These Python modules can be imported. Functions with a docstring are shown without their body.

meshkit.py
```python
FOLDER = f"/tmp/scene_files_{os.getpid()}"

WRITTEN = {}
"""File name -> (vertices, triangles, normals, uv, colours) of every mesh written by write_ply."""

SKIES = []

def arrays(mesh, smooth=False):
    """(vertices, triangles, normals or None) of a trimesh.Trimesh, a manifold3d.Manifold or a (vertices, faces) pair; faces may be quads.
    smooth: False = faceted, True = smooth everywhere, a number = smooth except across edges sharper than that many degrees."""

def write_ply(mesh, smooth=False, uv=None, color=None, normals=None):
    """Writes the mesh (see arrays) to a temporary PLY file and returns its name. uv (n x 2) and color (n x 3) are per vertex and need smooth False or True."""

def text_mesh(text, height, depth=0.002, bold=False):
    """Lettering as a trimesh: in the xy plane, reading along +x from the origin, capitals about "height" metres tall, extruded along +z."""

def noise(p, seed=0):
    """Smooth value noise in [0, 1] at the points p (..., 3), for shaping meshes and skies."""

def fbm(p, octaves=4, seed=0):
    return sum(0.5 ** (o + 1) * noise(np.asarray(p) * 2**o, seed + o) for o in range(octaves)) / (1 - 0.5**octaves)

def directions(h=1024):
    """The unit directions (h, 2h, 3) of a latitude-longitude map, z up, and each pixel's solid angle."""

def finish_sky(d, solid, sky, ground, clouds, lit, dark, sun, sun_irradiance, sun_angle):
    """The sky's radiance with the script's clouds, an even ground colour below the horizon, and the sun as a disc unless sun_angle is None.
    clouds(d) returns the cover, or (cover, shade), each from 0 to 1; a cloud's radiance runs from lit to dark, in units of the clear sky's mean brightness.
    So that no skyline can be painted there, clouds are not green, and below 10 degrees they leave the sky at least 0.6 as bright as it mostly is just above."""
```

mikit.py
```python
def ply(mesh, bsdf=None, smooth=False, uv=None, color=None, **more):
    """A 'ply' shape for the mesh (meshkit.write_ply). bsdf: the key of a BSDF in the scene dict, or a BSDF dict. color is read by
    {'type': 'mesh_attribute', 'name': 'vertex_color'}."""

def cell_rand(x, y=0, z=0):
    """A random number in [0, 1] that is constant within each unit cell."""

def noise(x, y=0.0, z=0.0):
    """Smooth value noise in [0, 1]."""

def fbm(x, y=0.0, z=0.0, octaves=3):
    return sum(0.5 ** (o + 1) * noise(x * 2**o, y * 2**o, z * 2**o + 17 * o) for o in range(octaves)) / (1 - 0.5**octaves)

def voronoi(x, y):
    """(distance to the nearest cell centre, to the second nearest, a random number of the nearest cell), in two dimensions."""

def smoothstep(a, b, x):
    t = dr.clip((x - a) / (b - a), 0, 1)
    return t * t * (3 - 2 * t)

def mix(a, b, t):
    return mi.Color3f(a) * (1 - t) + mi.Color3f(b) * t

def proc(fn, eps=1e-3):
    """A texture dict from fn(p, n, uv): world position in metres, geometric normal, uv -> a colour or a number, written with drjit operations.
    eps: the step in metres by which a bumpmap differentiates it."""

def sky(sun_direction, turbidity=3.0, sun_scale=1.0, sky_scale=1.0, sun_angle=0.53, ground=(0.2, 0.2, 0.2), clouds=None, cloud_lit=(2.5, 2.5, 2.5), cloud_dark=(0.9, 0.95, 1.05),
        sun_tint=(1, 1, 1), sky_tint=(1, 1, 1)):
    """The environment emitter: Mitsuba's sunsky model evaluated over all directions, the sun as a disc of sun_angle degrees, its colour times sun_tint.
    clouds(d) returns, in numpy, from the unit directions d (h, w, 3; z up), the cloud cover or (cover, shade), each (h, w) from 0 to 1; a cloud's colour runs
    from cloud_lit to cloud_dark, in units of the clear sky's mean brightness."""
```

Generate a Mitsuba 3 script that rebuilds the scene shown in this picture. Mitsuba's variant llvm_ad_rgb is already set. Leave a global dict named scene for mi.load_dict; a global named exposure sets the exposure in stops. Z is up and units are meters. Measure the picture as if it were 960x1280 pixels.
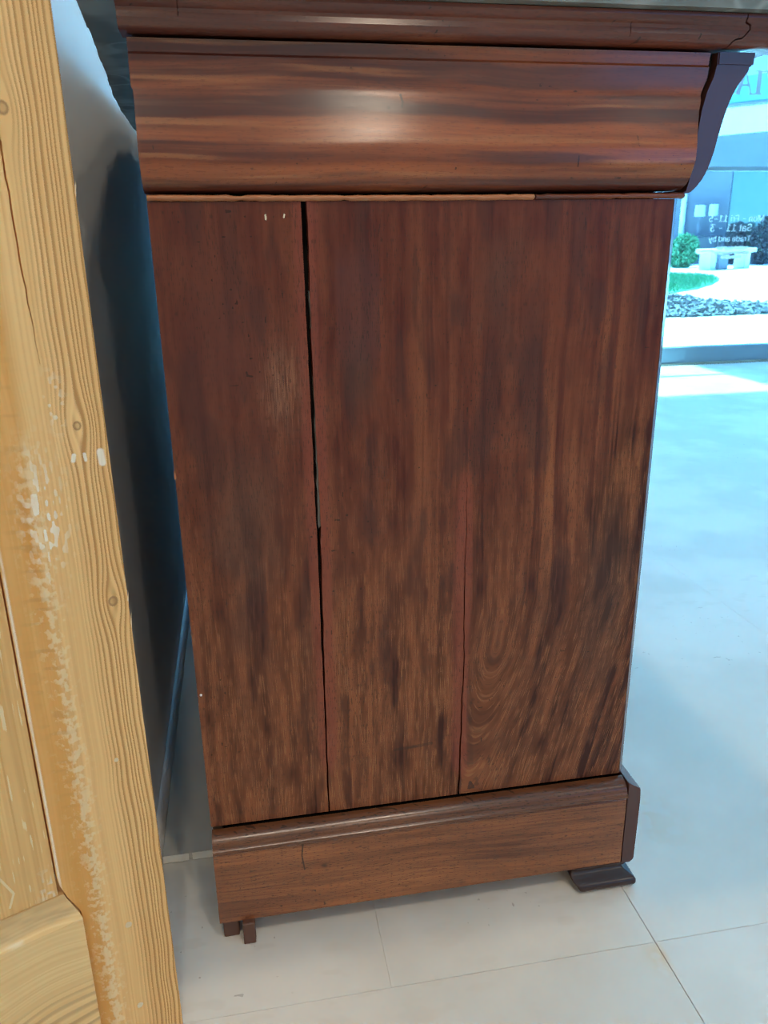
import math, random
import numpy as np, trimesh, mitsuba as mi, drjit as dr
import manifold3d as m3
import shapely, shapely.affinity, shapely.ops
from shapely.geometry import Polygon, LineString, Point
import mikit, meshkit
from mikit import noise, fbm, smoothstep, mix, proc, ply, voronoi, cell_rand

T = mi.ScalarTransform4f
scene, labels = {}, {}
rng = random.Random(7)
nrng = np.random.default_rng(7)

# ------------------------------------------------------------------ camera
CAM = np.array([0.0703, -0.7612, 0.7759])
FWD = np.array([0.16484758544261618, 0.9323755791855817, -0.32171579524805805])
UP = np.array([0.07060914044493369, 0.31418556001840714, 0.9467321602024236])
scene['camera'] = {'type': 'thinlens', 'fov': 2 * math.degrees(math.atan(480 / 989.235)), 'fov_axis': 'x', 'near_clip': 0.02, 'far_clip': 500.0,
                   'aperture_radius': 0.0010, 'focus_distance': 0.95,
                   'to_world': T().look_at(origin=CAM.tolist(), target=(CAM + FWD).tolist(), up=UP.tolist())}
# ------------------------------------------------------------------ sky and sun, exposure
exposure = 1.0
SUN_DIR = (0.0, 0.36, 0.93)


def haze(d):
    return np.clip(0.75 + 0.25 * (meshkit.fbm(d * 3.0, 3, 5) - 0.5), 0, 1), np.full(d.shape[:2], 0.15)


scene['sky'] = mikit.sky(SUN_DIR, turbidity=3.0, sun_scale=14.0, sky_scale=6.2, sun_angle=1.5, ground=(0.3, 0.3, 0.3), clouds=haze,
                         cloud_lit=(2.0, 2.0, 2.0), cloud_dark=(0.9, 0.95, 1.05), sky_tint=(0.50, 0.80, 1.5), sun_tint=(1, 1, 1))
LAMP = (140.0, 118.0, 92.0)
LAMP_SPOTS = [(0.78, -2.97, 1.2), (0.55, -1.25, 1.0), (0.28, 0.03, 1.1), (2.05, -2.30, 0.45), (0.02, -1.47, 1.0), (-0.72, -2.97, 1.0), (-0.72, 0.03, 0.9)]   # x, y, dimmer


# ------------------------------------------------------------------ materials
def C(r, g, b):
    return {'type': 'rgb', 'value': [r, g, b]}


def seg_mask(a, b, pts, w):
    """1 near the polyline pts in the (a, b) plane."""
    best = mi.Float(9.0)
    for (x0, y0), (x1, y1) in zip(pts, pts[1:]):
        dx, dy = x1 - x0, y1 - y0
        t = dr.clip(((a - x0) * dx + (b - y0) * dy) / (dx * dx + dy * dy), 0, 1)
        best = dr.minimum(best, dr.sqrt(dr.square(a - x0 - t * dx) + dr.square(b - y0 - t * dy)))
    return 1 - smoothstep(0.5 * w, w, best)


def blob(a, b, x, y, rx, ry):
    return dr.exp(-dr.square((a - x) / rx) - dr.square((b - y) / ry))


def mahogany_panel(p, n, uv):
    x, z = p.x + 0.3 * p.y, p.z
    warp = 0.016 * (fbm(x * 5, z * 1.3, 1.0, 2) - 0.5) + 0.004 * (noise(x * 40, z * 14, 3.0) - 0.5)
    h = dr.maximum(0.0, 0.345 - z) * (0.30 + 0.22 * noise(x * 9, z * 5, 11.0))
    h = 0.055 * dr.tanh(h / 0.055)
    F = dr.select(x > 0.2934, dr.sqrt(dr.square(x - 0.316 - 0.16 * (dr.minimum(z, 0.37 + 0.06 * noise(x * 30, 4.0)) - 0.25) + warp) + dr.square(h)), x + warp)
    streak = 0.6 * noise(F * 210, z * 2.6) + 0.4 * noise(F * 470 + 7, z * 7)
    fine = noise(F * 1400, z * 75, 3.0)
    pores = smoothstep(0.62, 0.90, noise(F * 1900, z * 230, 9.0)) * (0.2 + 0.8 * noise(x * 30, z * 16))
    tone = fbm(x * 8 + 3, z * 3.1, 2.0, 3)
    mottle = fbm(F * 110, z * 24, 6.0, 3)
    c = mix((0.050, 0.013, 0.009), (0.255, 0.084, 0.036), dr.clip(0.02 + 1.0 * streak + 0.9 * (tone - 0.5) + 1.1 * (mottle - 0.5), 0, 1))
    c = mix(c, (0.36, 0.150, 0.066), 0.62 * smoothstep(0.50, 0.95, fine) * (0.45 + 0.55 * smoothstep(0.80, 0.22, z)) * smoothstep(0.22, 0.55, mottle))
    red = smoothstep(0.40, 0.60, tone + 0.10 * smoothstep(0.5, 0.75, z)) * smoothstep(0.28, 0.66, z)
    c = mix(c, (0.110, 0.021, 0.015), 0.65 * red)
    c = mix(c, (0.36, 0.125, 0.050), 0.55 * (blob(x, z, 0.385, 0.53, 0.03, 0.10) + 0.8 * blob(x, z, 0.44, 0.64, 0.025, 0.1) + 0.7 * blob(x, z, 0.255, 0.62, 0.02, 0.12)) * smoothstep(0.3, 0.7, streak))
    # old greyed patches in the polish and rubbed red filler along the two open joints
    g = 0.9 * blob(x, z, 0.07, 0.53, 0.06, 0.14) + 0.7 * blob(x, z, 0.185, 0.66, 0.03, 0.07) + 0.6 * blob(x, z, 0.33, 0.70, 0.05, 0.10) + 0.5 * blob(x, z, 0.46, 0.40, 0.04, 0.2)
    grey = smoothstep(0.30, 0.80, g + 0.9 * (fbm(x * 22 + 11, z * 9, 8.0, 3) - 0.5))
    c = mix(c, (0.090, 0.050, 0.038), 0.5 * grey)
    smudge = smoothstep(0.56, 0.74, fbm(F * 60 + 5, z * 14, 12.0, 3)) * (0.45 + 0.55 * smoothstep(0.25, 0.45, z))
    c = mix(c, (0.050, 0.022, 0.021), 0.45 * smudge)
    joint = dr.maximum(blob(x, z, 0.1365, 0.5, 0.0135, 9.0) * smoothstep(0.17, 0.24, z), blob(x, z, 0.2905, 0.3, 0.0125, 9.0) * smoothstep(0.60, 0.5, z) * smoothstep(0.15, 0.2, z))
    c = mix(c, (0.235, 0.058, 0.036), 0.7 * smoothstep(0.30, 0.8, joint + 0.35 * (streak - 0.5)))
    c = mix(c, (0.10, 0.035, 0.030), 0.5 * blob(x, z, 0.05, 0.70, 0.05, 0.09))
    c = mix(c, (0.11, 0.04, 0.035), 0.55 * smoothstep(0.2045, 0.203, x) * smoothstep(0.16, 0.165, x) * smoothstep(0.66, 0.69, z + 0.01 * streak) * smoothstep(0.785, 0.75, z))
    c = mix(c, (0.42, 0.20, 0.115), 0.6 * blob(x, z, 0.108, 0.645, 0.018, 0.04) * fine)
    c = mix(c, (0.055, 0.028, 0.022), 0.72 * pores)
    # scratches and small dents
    mark = seg_mask(x, z, [(0.214, 0.2235), (0.236, 0.2247), (0.2565, 0.2262)], 0.0026) * (0.4 + 0.6 * noise(x * 400, z * 500))
    mark = dr.maximum(mark, seg_mask(x, z, [(0.303, 0.157), (0.3045, 0.1652), (0.3085, 0.1575), (0.303, 0.157)], 0.0022))
    mark = dr.maximum(mark, 0.7 * seg_mask(x, z, [(0.3015, 0.30), (0.302, 0.235), (0.304, 0.19)], 0.005) * noise(x * 300, z * 30))
    c = mix(c, (0.045, 0.028, 0.024), 0.75 * mark)
    c = mix(c, (0.75, 0.66, 0.5), 0.9 * dr.maximum(seg_mask(x, z, [(0.1013, 0.801), (0.1015, 0.7975)], 0.0011), seg_mask(x, z, [(0.1182, 0.8015), (0.1176, 0.799)], 0.0009)))
    flecks = smoothstep(0.93, 0.97, noise(x * 240, z * 240, 4.0)) * smoothstep(0.5, 0.8, noise(x * 12, z * 12, 40.0))
    return mix(c, (0.04, 0.02, 0.018), 0.8 * flecks)


def mahogany_flame(p, n, uv):
    a, z = p.x + 0.9 * p.y, p.z
    base = smoothstep(0.17, 0.15, z)
    F = z + 0.024 * (fbm(a * 4.2, z * 9.0, 2.0, 3) - 0.5) + 0.05 * a * base
    band = fbm(F * 60 + 2, a * 2.2, 6.0, 3)
    streak = noise(F * 420, a * 9) * 0.6 + 0.4 * noise(F * 1000, a * 30, 2.0)
    tone = fbm(a * 6, z * 22, 5.0, 3)
    c = mix((0.085, 0.022, 0.015), (0.35, 0.094, 0.032), dr.clip(smoothstep(0.28, 0.72, band) * 0.75 + 0.45 * (streak - 0.5) + 0.7 * (tone - 0.5), 0, 1))
    c = mix(c, (0.42, 0.170, 0.070), 0.5 * smoothstep(0.55, 0.8, fbm(F * 140, a * 6, 3.0, 3)))
    c = mix(c, (0.070, 0.030, 0.026), 0.65 * smoothstep(0.54, 0.72, fbm(a * 6 + 9, F * 70, 1.0, 3)))
    c = mix(c, (0.12, 0.034, 0.026), 0.75 * smoothstep(0.938, 0.941, z) * (0.6 + 0.4 * streak))
    b = mix((0.105, 0.031, 0.016), (0.37, 0.128, 0.046), dr.clip(0.15 + 0.75 * streak + 0.9 * (tone - 0.5), 0, 1))
    c = mix(c, b, base)
    pores = smoothstep(0.66, 0.92, noise(F * 1900, a * 220, 9.0))
    c = mix(c, (0.05, 0.022, 0.017), pores * (0.3 + 0.4 * base))
    marks = smoothstep(0.945, 0.97, noise(a * 210, z * 260, 14.0)) * smoothstep(0.4, 0.7, noise(a * 20, z * 20, 30.0))
    c = mix(c, (0.035, 0.018, 0.014), 0.8 * marks)
    scr = dr.maximum(seg_mask(p.x, z, [(0.1015, 0.126), (0.0995, 0.11), (0.102, 0.09)], 0.0011), blob(p.x, z, 0.125, 0.0915, 0.0035, 0.003))
    scr = dr.maximum(scr, seg_mask(p.x, z, [(0.2245, 0.8985), (0.2262, 0.893), (0.2255, 0.889)], 0.0013))
    scr = dr.maximum(scr, blob(p.x, z, 0.2135, 0.888, 0.0014, 0.0013))
    scr = dr.maximum(scr, seg_mask(p.x, z, [(0.3895, 0.849), (0.3892, 0.8405)], 0.0009))
    return mix(c, (0.03, 0.015, 0.012), 0.8 * scr * smoothstep(0.05, 0.0, p.y))


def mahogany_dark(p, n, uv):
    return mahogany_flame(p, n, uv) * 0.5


PINE_E = (-0.038, -0.116)
_az = math.radians(66)
PU = (math.sin(_az), math.cos(_az))          # along the face towards its right edge
KNOTS = [(0.013, 0.493, 0.004), (0.022, 0.645, 0.0032), (0.041, 0.866, 0.004)]


def pine_coords(p):
    return -((p.x - PINE_E[0]) * PU[0] + (p.y - PINE_E[1]) * PU[1]), p.z


def pine_lines(s, z):
    q = s + 0.006 * (fbm(z * 5.5, s * 9, 3.0, 2) - 0.5) + 0.0022 * (noise(z * 26, s * 30, 5.0) - 0.5)
    for ks, kz, r in KNOTS:
        d = s - ks
        q -= 0.0062 * dr.tanh(d / 0.005) * dr.exp(-dr.square((z - kz) / 0.026) - dr.square(d / 0.016))
    ph = q / (0.0026 + 0.0022 * smoothstep(0.045, 0.0, s))
    ph = q * 270 + 0.8 * noise(q * 120, 3.0)
    fr = ph - dr.floor(ph)
    line = smoothstep(0.30, 0.75, fr) * smoothstep(1.0, 0.86, fr)
    strong = smoothstep(0.042, 0.024, s + 0.007 * (noise(z * 4, 8.0) - 0.5))
    fine = noise(q * 900, z * 5)
    return q, line, strong, fine


def pine_stile(p, n, uv):
    s, z = pine_coords(p)
    q, line, strong, fine = pine_lines(s, z)
    tone = fbm(s * 20, z * 4, 7.0, 3)
    c = mix((0.66, 0.350, 0.115), (0.86, 0.535, 0.230), dr.clip(0.3 + 0.5 * fine + 0.7 * (tone - 0.5), 0, 1))
    c = mix(c, (0.42, 0.185, 0.045), line * (0.08 + 0.72 * strong))
    mould = smoothstep(0.052, 0.068, s)
    c = mix(c, (0.62, 0.300, 0.070), 0.75 * mould * (0.5 + 0.8 * noise(s * 130, z * 9)))
    wear = smoothstep(0.50, 0.75, fbm(s * 300, z * 240, 2.0, 4) + 0.22 * blob(s, z, 0.062, 0.35, 0.007, 9.0) - 0.06) * blob(s, z, 0.063, 0.0, 0.012, 9.0) * smoothstep(0.66, 0.60, z)
    c = mix(c, (0.88, 0.76, 0.52), 0.42 * wear)
    dirty = smoothstep(0.62, 0.80, noise(s * 60, z * 240, 6.0)) * blob(s, z, 0.07, 0.5, 0.012, 0.2)
    c = mix(c, (0.33, 0.17, 0.06), 0.2 * dirty)
    for ks, kz, r in KNOTS:
        rr = dr.sqrt(dr.square(s - ks) + dr.square((z - kz) * 0.85))
        c = mix(c, (0.30, 0.145, 0.05), 0.75 * smoothstep(1.15 * r, 0.8 * r, rr) * (0.45 + 0.55 * smoothstep(0.35 * r, 0.8 * r, rr)))
    white = dr.maximum(seg_mask(s, z, [(0.0072, 0.622), (0.0066, 0.613)], 0.0036), seg_mask(s, z, [(0.0275, 0.622), (0.0285, 0.618)], 0.0022))
    white = dr.maximum(white, seg_mask(s, z, [(0.0195, 0.622), (0.019, 0.617)], 0.0016))
    white = dr.maximum(white, smoothstep(0.62, 0.74, noise(s * 420, z * 170, 12.0)) * blob(s, z, 0.056, 0.575, 0.014, 0.045))
    white = dr.maximum(white, 0.8 * smoothstep(0.6, 0.75, noise(s * 300, z * 300, 22.0)) * blob(s, z, 0.036, 0.665, 0.006, 0.018))
    white = dr.maximum(white, blob(s, z, 0.0902, 0.0, 0.0010, 9.0) * smoothstep(0.25, 0.5, noise(z * 45, s * 300, 2.0)) * smoothstep(0.58, 0.52, z) * smoothstep(0.2, 0.24, z))
    return mix(c, (0.88, 0.82, 0.68), 0.85 * white)


def pine_panel(p, n, uv):
    s, z = pine_coords(p)
    q = s + 0.008 * (fbm(z * 3.5, s * 6, 3.0, 2) - 0.5)
    fine = noise(q * 700, z * 6)
    band = noise(q * 130, z * 2.0)
    c = mix((0.52, 0.26, 0.075), (0.79, 0.50, 0.21), dr.clip(0.15 + 0.5 * fine + 0.45 * band, 0, 1))
    flecks = smoothstep(0.80, 0.90, noise(q * 500, z * 60, 9.0))
    c = mix(c, (0.80, 0.66, 0.42), 0.6 * flecks)
    scratch = seg_mask(s, z, [(0.150, 0.30), (0.139, 0.262), (0.128, 0.235), (0.133, 0.222)], 0.0014)
    edge = smoothstep(0.62, 0.78, noise(s * 300, z * 200, 3.0)) * blob(s, z, 0.094, 0.225, 0.012, 0.02)
    return mix(mix(c, (0.80, 0.66, 0.42), 0.7 * scratch), (0.72, 0.66, 0.55), 0.7 * edge)


def pine_rail(p, n, uv):
    s, z = pine_coords(p)
    q = z + 0.030 * (fbm(s * 9, z * 9, 3.0, 2) - 0.5) + 0.10 * (s - 0.1) * smoothstep(0.14, 0.05, z)
    fine = noise(q * 600, s * 9)
    ph = q * 120
    fr = ph - dr.floor(ph)
    line = smoothstep(0.3, 0.75, fr) * smoothstep(1.0, 0.85, fr) * smoothstep(0.13, 0.09, z)
    c = mix((0.70, 0.43, 0.17), (0.86, 0.61, 0.305), dr.clip(0.2 + 0.6 * fine + 0.5 * (fbm(s * 8, z * 20, 4.0, 2) - 0.5), 0, 1))
    c = mix(c, (0.36, 0.19, 0.07), 0.5 * line)
    c = mix(c, (0.33, 0.21, 0.10), 0.55 * smoothstep(0.192, 0.198, z) * (0.6 + 0.4 * noise(s * 90, z * 400)))
    return mix(c, (0.85, 0.74, 0.54), 0.7 * smoothstep(0.55, 0.75, noise(s * 60, z * 300)) * blob(s, z, 0.1, 0.191, 9.0, 0.0022))


def pine_height(p, n, uv):
    s, z = pine_coords(p)
    q, line, strong, fine = pine_lines(s, z)
    rough = fbm(s * 160, z * 60, 2.0, 3) * blob(s, z, 0.063, 0.0, 0.016, 9.0)
    return -line * (0.15 + strong) * 0.8 + 0.3 * fine + 1.6 * rough


def floor_colour(p, n, uv):
    x, y = p.x, p.y
    m = fbm(x * 5, y * 5, 1.0, 4)
    c = mix((0.58, 0.575, 0.535), (0.67, 0.665, 0.625), smoothstep(0.3, 0.7, m))
    scuff = smoothstep(0.60, 0.78, fbm(x * 26 + 9 * y, y * 60, 3.0, 3)) * smoothstep(0.45, 0.65, fbm(x * 3.0, y * 3.0, 9.0, 2))
    c = mix(c, (0.58, 0.55, 0.49), 0.35 * scuff)
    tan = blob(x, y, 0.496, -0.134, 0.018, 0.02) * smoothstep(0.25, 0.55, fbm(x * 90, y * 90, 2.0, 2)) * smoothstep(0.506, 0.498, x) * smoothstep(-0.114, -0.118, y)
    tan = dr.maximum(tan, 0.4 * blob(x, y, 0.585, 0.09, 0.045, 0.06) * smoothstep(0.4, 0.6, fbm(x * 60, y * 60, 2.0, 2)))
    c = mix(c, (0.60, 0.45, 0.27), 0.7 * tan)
    dirt = smoothstep(0.95, 0.98, noise(x * 130, y * 130, 4.0))
    return mix(c, (0.25, 0.22, 0.18), 0.5 * dirt * smoothstep(0.6, 0.8, noise(x * 6, y * 6, 1.0)))


def wall_height(p, n, uv):
    return fbm(p.y * 160, p.z * 160, p.x * 160, 3)


def marble_colour(p, n, uv):
    v = fbm(p.x * 14, p.y * 14, p.z * 30, 4)
    c = mix((0.13, 0.145, 0.13), (0.26, 0.28, 0.26), smoothstep(0.35, 0.7, v))
    vein = smoothstep(0.03, 0.0, dr.abs(fbm(p.x * 9 + 4, p.y * 9, p.z * 9, 3) - 0.5))
    return mix(c, (0.30, 0.32, 0.30), 0.5 * vein)


def ground_colour(p, n, uv):
    return mix((0.62, 0.61, 0.58), (0.74, 0.73, 0.70), fbm(p.x * 2, p.y * 2, 0.0, 3))


def pr(base, rough, **k):
    return {'type': 'principled', 'base_color': base, 'roughness': rough, **k}


M = {
    'mat_panel': pr(proc(mahogany_panel), 0.33, specular=0.2),
    'mat_flame': pr(proc(mahogany_flame), 0.20, specular=0.46),
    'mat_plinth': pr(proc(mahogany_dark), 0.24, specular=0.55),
    'mat_bead': pr(C(0.10, 0.032, 0.020), 0.22, specular=0.5),
    'mat_foot': pr(C(0.036, 0.016, 0.013), 0.2, specular=0.5),
    'mat_drawer': pr(C(0.075, 0.028, 0.022), 0.2, specular=0.5),
    'mat_gloss': pr(C(0.075, 0.028, 0.022), 0.12, specular=0.6),
    'mat_peg': pr(C(0.11, 0.045, 0.028), 0.6),
    'mat_bare': pr(C(0.43, 0.165, 0.072), 0.6),
    'mat_filler': pr(C(0.115, 0.10, 0.085), 0.8),
    'mat_inside': pr(C(0.012, 0.008, 0.006), 0.9),
    'mat_back': pr(C(0.10, 0.065, 0.045), 0.8),
    'mat_pine_panel': pr(proc(pine_panel), 0.62, specular=0.35),
    'mat_pine_rail': pr(proc(pine_rail), 0.6, specular=0.35),
    'mat_pine_stile': {'type': 'bumpmap', 'scale': 0.0002, 'arbitrary': proc(pine_height, 4e-4), 'bsdf': pr(proc(pine_stile), 0.58, specular=0.35)},
    'mat_pine_peg': pr(C(0.72, 0.56, 0.36), 0.6),
    'mat_floor': pr(proc(floor_colour), 0.42, specular=0.4),
    'mat_subfloor': pr(C(0.03, 0.03, 0.035), 0.9),
    'mat_wall': {'type': 'bumpmap', 'scale': 0.0006, 'arbitrary': proc(wall_height, 1e-3), 'bsdf': pr(C(0.76, 0.765, 0.76), 0.7, specular=0.3)},
    'mat_ceiling': pr(C(0.78, 0.77, 0.75), 0.8),
    'mat_plain_wall': pr(C(0.50, 0.50, 0.49), 0.8),
    'mat_base': pr(C(0.86, 0.86, 0.85), 0.45),
    'mat_board': pr(C(0.52, 0.51, 0.47), 0.6),
    'mat_board_edge': pr(C(0.86, 0.84, 0.76), 0.7),
    'mat_marble': pr(proc(marble_colour), 0.42, specular=0.5),
    'mat_aluminium': pr(C(0.30, 0.32, 0.36), 0.38, metallic=0.6),
    'mat_tan_trim': pr(C(0.30, 0.26, 0.21), 0.5),
    'mat_glass': {'type': 'thindielectric', 'int_ior': 1.5, 'specular_transmittance': C(0.13, 0.56, 1.0)},
    'mat_vinyl_grey': pr(C(0.42, 0.42, 0.50), 0.6),
    'mat_vinyl_white': pr(C(0.92, 0.92, 0.92), 0.6),
    'mat_pavement': pr(proc(ground_colour), 0.85),
    'mat_mulch': pr(C(0.27, 0.23, 0.22), 0.9),
    'mat_soil': pr(C(0.10, 0.08, 0.07), 0.9),
    'mat_grass': pr(C(0.09, 0.32, 0.17), 0.8),
    'mat_leaf': pr(C(0.09, 0.30, 0.15), 0.7),
    'mat_dark_leaf': pr(C(0.10, 0.085, 0.10), 0.8),
    'mat_concrete': pr(C(0.66, 0.65, 0.62), 0.85),
    'mat_teal': pr(C(0.16, 0.38, 0.36), 0.7),
    'mat_white_paint': pr(C(0.93, 0.93, 0.92), 0.7),
    'mat_blue_grey': pr(C(0.20, 0.20, 0.25), 0.7),
    'mat_dark_pane': pr(C(0.05, 0.055, 0.085), 0.25, specular=0.5),
    'mat_sky_pane': pr(C(0.36, 0.46, 0.42), 0.12, metallic=0.9),
    'mat_shade': pr(C(0.62, 0.62, 0.58), 0.8),
    'mat_lamp_rim': pr(C(0.75, 0.75, 0.75), 0.4),
}
for k, v in M.items():
    scene[k] = v if v['type'] == 'thindielectric' else {'type': 'twosided', 'bsdf': v}


# ------------------------------------------------------------------ helpers
def obj(key, mesh, mat, smooth=False, label=None, cat=None, group=None, kind=None, **more):
    if key in scene:
        k = 1
        while f'{key}_{k:03d}' in scene:
            k += 1
        key = f'{key}_{k:03d}'
    scene[key] = mesh if isinstance(mesh, dict) else ply(mesh, mat, smooth, **more)
    tag(key, label, cat, group, kind)
    return key


def tag(key, label=None, cat=None, group=None, kind=None):
    d = {k: v for k, v in (('label', label), ('category', cat), ('group', group), ('kind', kind)) if v}
    if d:
        labels[key] = d


def box(x0, x1, y0, y1, z0, z1):
    b = trimesh.creation.box(extents=(x1 - x0, y1 - y0, z1 - z0))
    b.apply_translation(((x0 + x1) / 2, (y0 + y1) / 2, (z0 + z1) / 2))
    return b


def bevel_box(x0, x1, y0, y1, z0, z1, r=0.002):
    pts = []
    for x, sx in ((x0, 1), (x1, -1)):
        for y, sy in ((y0, 1), (y1, -1)):
            for z, sz in ((z0, 1), (z1, -1)):
                pts += [(x, y + sy * r, z + sz * r), (x + sx * r, y, z + sz * r), (x + sx * r, y + sy * r, z)]
    return trimesh.convex.convex_hull(np.array(pts))


def extrude(poly, h):
    ps = [poly] if poly.geom_type == 'Polygon' else list(poly.geoms)
    return trimesh.util.concatenate([trimesh.creation.extrude_polygon(q, h, engine='earcut') for q in ps])


def mapped(mesh, m):
    mesh = mesh.copy()
    t = np.eye(4)
    t[:3, :] = m
    mesh.apply_transform(t)
    return mesh


def prism_xz(poly, y0, y1):
    """polygon (X, Z) from Y = y0 to y1."""
    return mapped(extrude(poly, y1 - y0), [[1, 0, 0, 0], [0, 0, -1, y1], [0, 1, 0, 0]])


def prism_yz(poly, x0, x1):
    """polygon (Y, Z) from X = x0 to x1."""
    return mapped(extrude(poly, x1 - x0), [[0, 0, 1, x0], [1, 0, 0, 0], [0, 1, 0, 0]])


def prism_xy(poly, z0, z1):
    return mapped(extrude(poly, z1 - z0), [[1, 0, 0, 0], [0, 1, 0, 0], [0, 0, 1, z0]])


def man(mesh):
    mesh = mesh.copy()
    mesh.merge_vertices()
    return m3.Manifold(m3.Mesh(np.asarray(mesh.vertices, np.float32), np.asarray(mesh.faces, np.uint32)))


def tri(m):
    q = m.to_mesh()
    return trimesh.Trimesh(q.vert_properties[:, :3], q.tri_verts, process=False)


def cut(a, *bs):
    a = man(a)
    for b in bs:
        a = a - man(b)
    return tri(a)


def spline(pts, n=40, closed=False):
    """Catmull-Rom through pts."""
    p = np.array(pts, float)
    q = np.vstack([2 * p[0] - p[1], p, 2 * p[-1] - p[-2]])
    out = []
    for i in range(len(p) - 1):
        for t in np.linspace(0, 1, n // (len(p) - 1) + 1)[:-1]:
            a, b, c, d = q[i:i + 4]
            out.append(0.5 * (2 * b + (c - a) * t + (2 * a - 5 * b + 4 * c - d) * t * t + (3 * b - a - 3 * c + d) * t ** 3))
    return np.array(out + [p[-1]])


def jag(pts, step, amp, seed):
    """A polyline resampled with small random sideways jitter."""
    r = np.random.default_rng(seed)
    line = LineString(pts)
    n = max(2, int(line.length / step))
    out = [np.array(line.interpolate(i / n, normalized=True).coords[0]) for i in range(n + 1)]
    return [tuple(o + r.normal(0, amp, 2) * (0 < i < n)) for i, o in enumerate(out)]


# ------------------------------------------------------------------ room shell
X0, X1, Y0, Y1, ZC = -2.5, 4.7, -3.6, 4.0, 2.82
WX = -0.092
scene['wall_left'] = ply(box(X0 - 0.1, X0, Y0, Y1, 0, ZC), 'mat_plain_wall')
scene['wall_right'] = ply(trimesh.util.concatenate([box(X1, X1 + 0.1, Y0, Y1 + 0.1, -0.004, 0.11), box(X1, X1 + 0.1, Y0, Y1 + 0.1, 2.72, ZC), box(X1, X1 + 0.1, Y0, 2.2, 0.11, 2.72), box(X1, X1 + 0.1, 3.8, Y1 + 0.1, 0.11, 2.72)]), 'mat_plain_wall')
scene['wall_back'] = ply(trimesh.util.concatenate([box(X0 - 0.1, 2.1, Y0 - 0.1, Y0, 0, ZC), box(3.7, X1 + 0.1, Y0 - 0.1, Y0, 0, ZC), box(2.1, 3.7, Y0 - 0.1, Y0, 0, 0.7), box(2.1, 3.7, Y0 - 0.1, Y0, 2.3, ZC)]), 'mat_plain_wall')
scene['wall_partition'] = ply(box(WX - 0.12, WX, -0.095, Y1, 0, ZC), 'mat_wall')
scene['wall_front'] = ply(box(X0 - 0.1, WX - 0.12, Y1, Y1 + 0.1, 0, ZC), 'mat_plain_wall')
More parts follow.
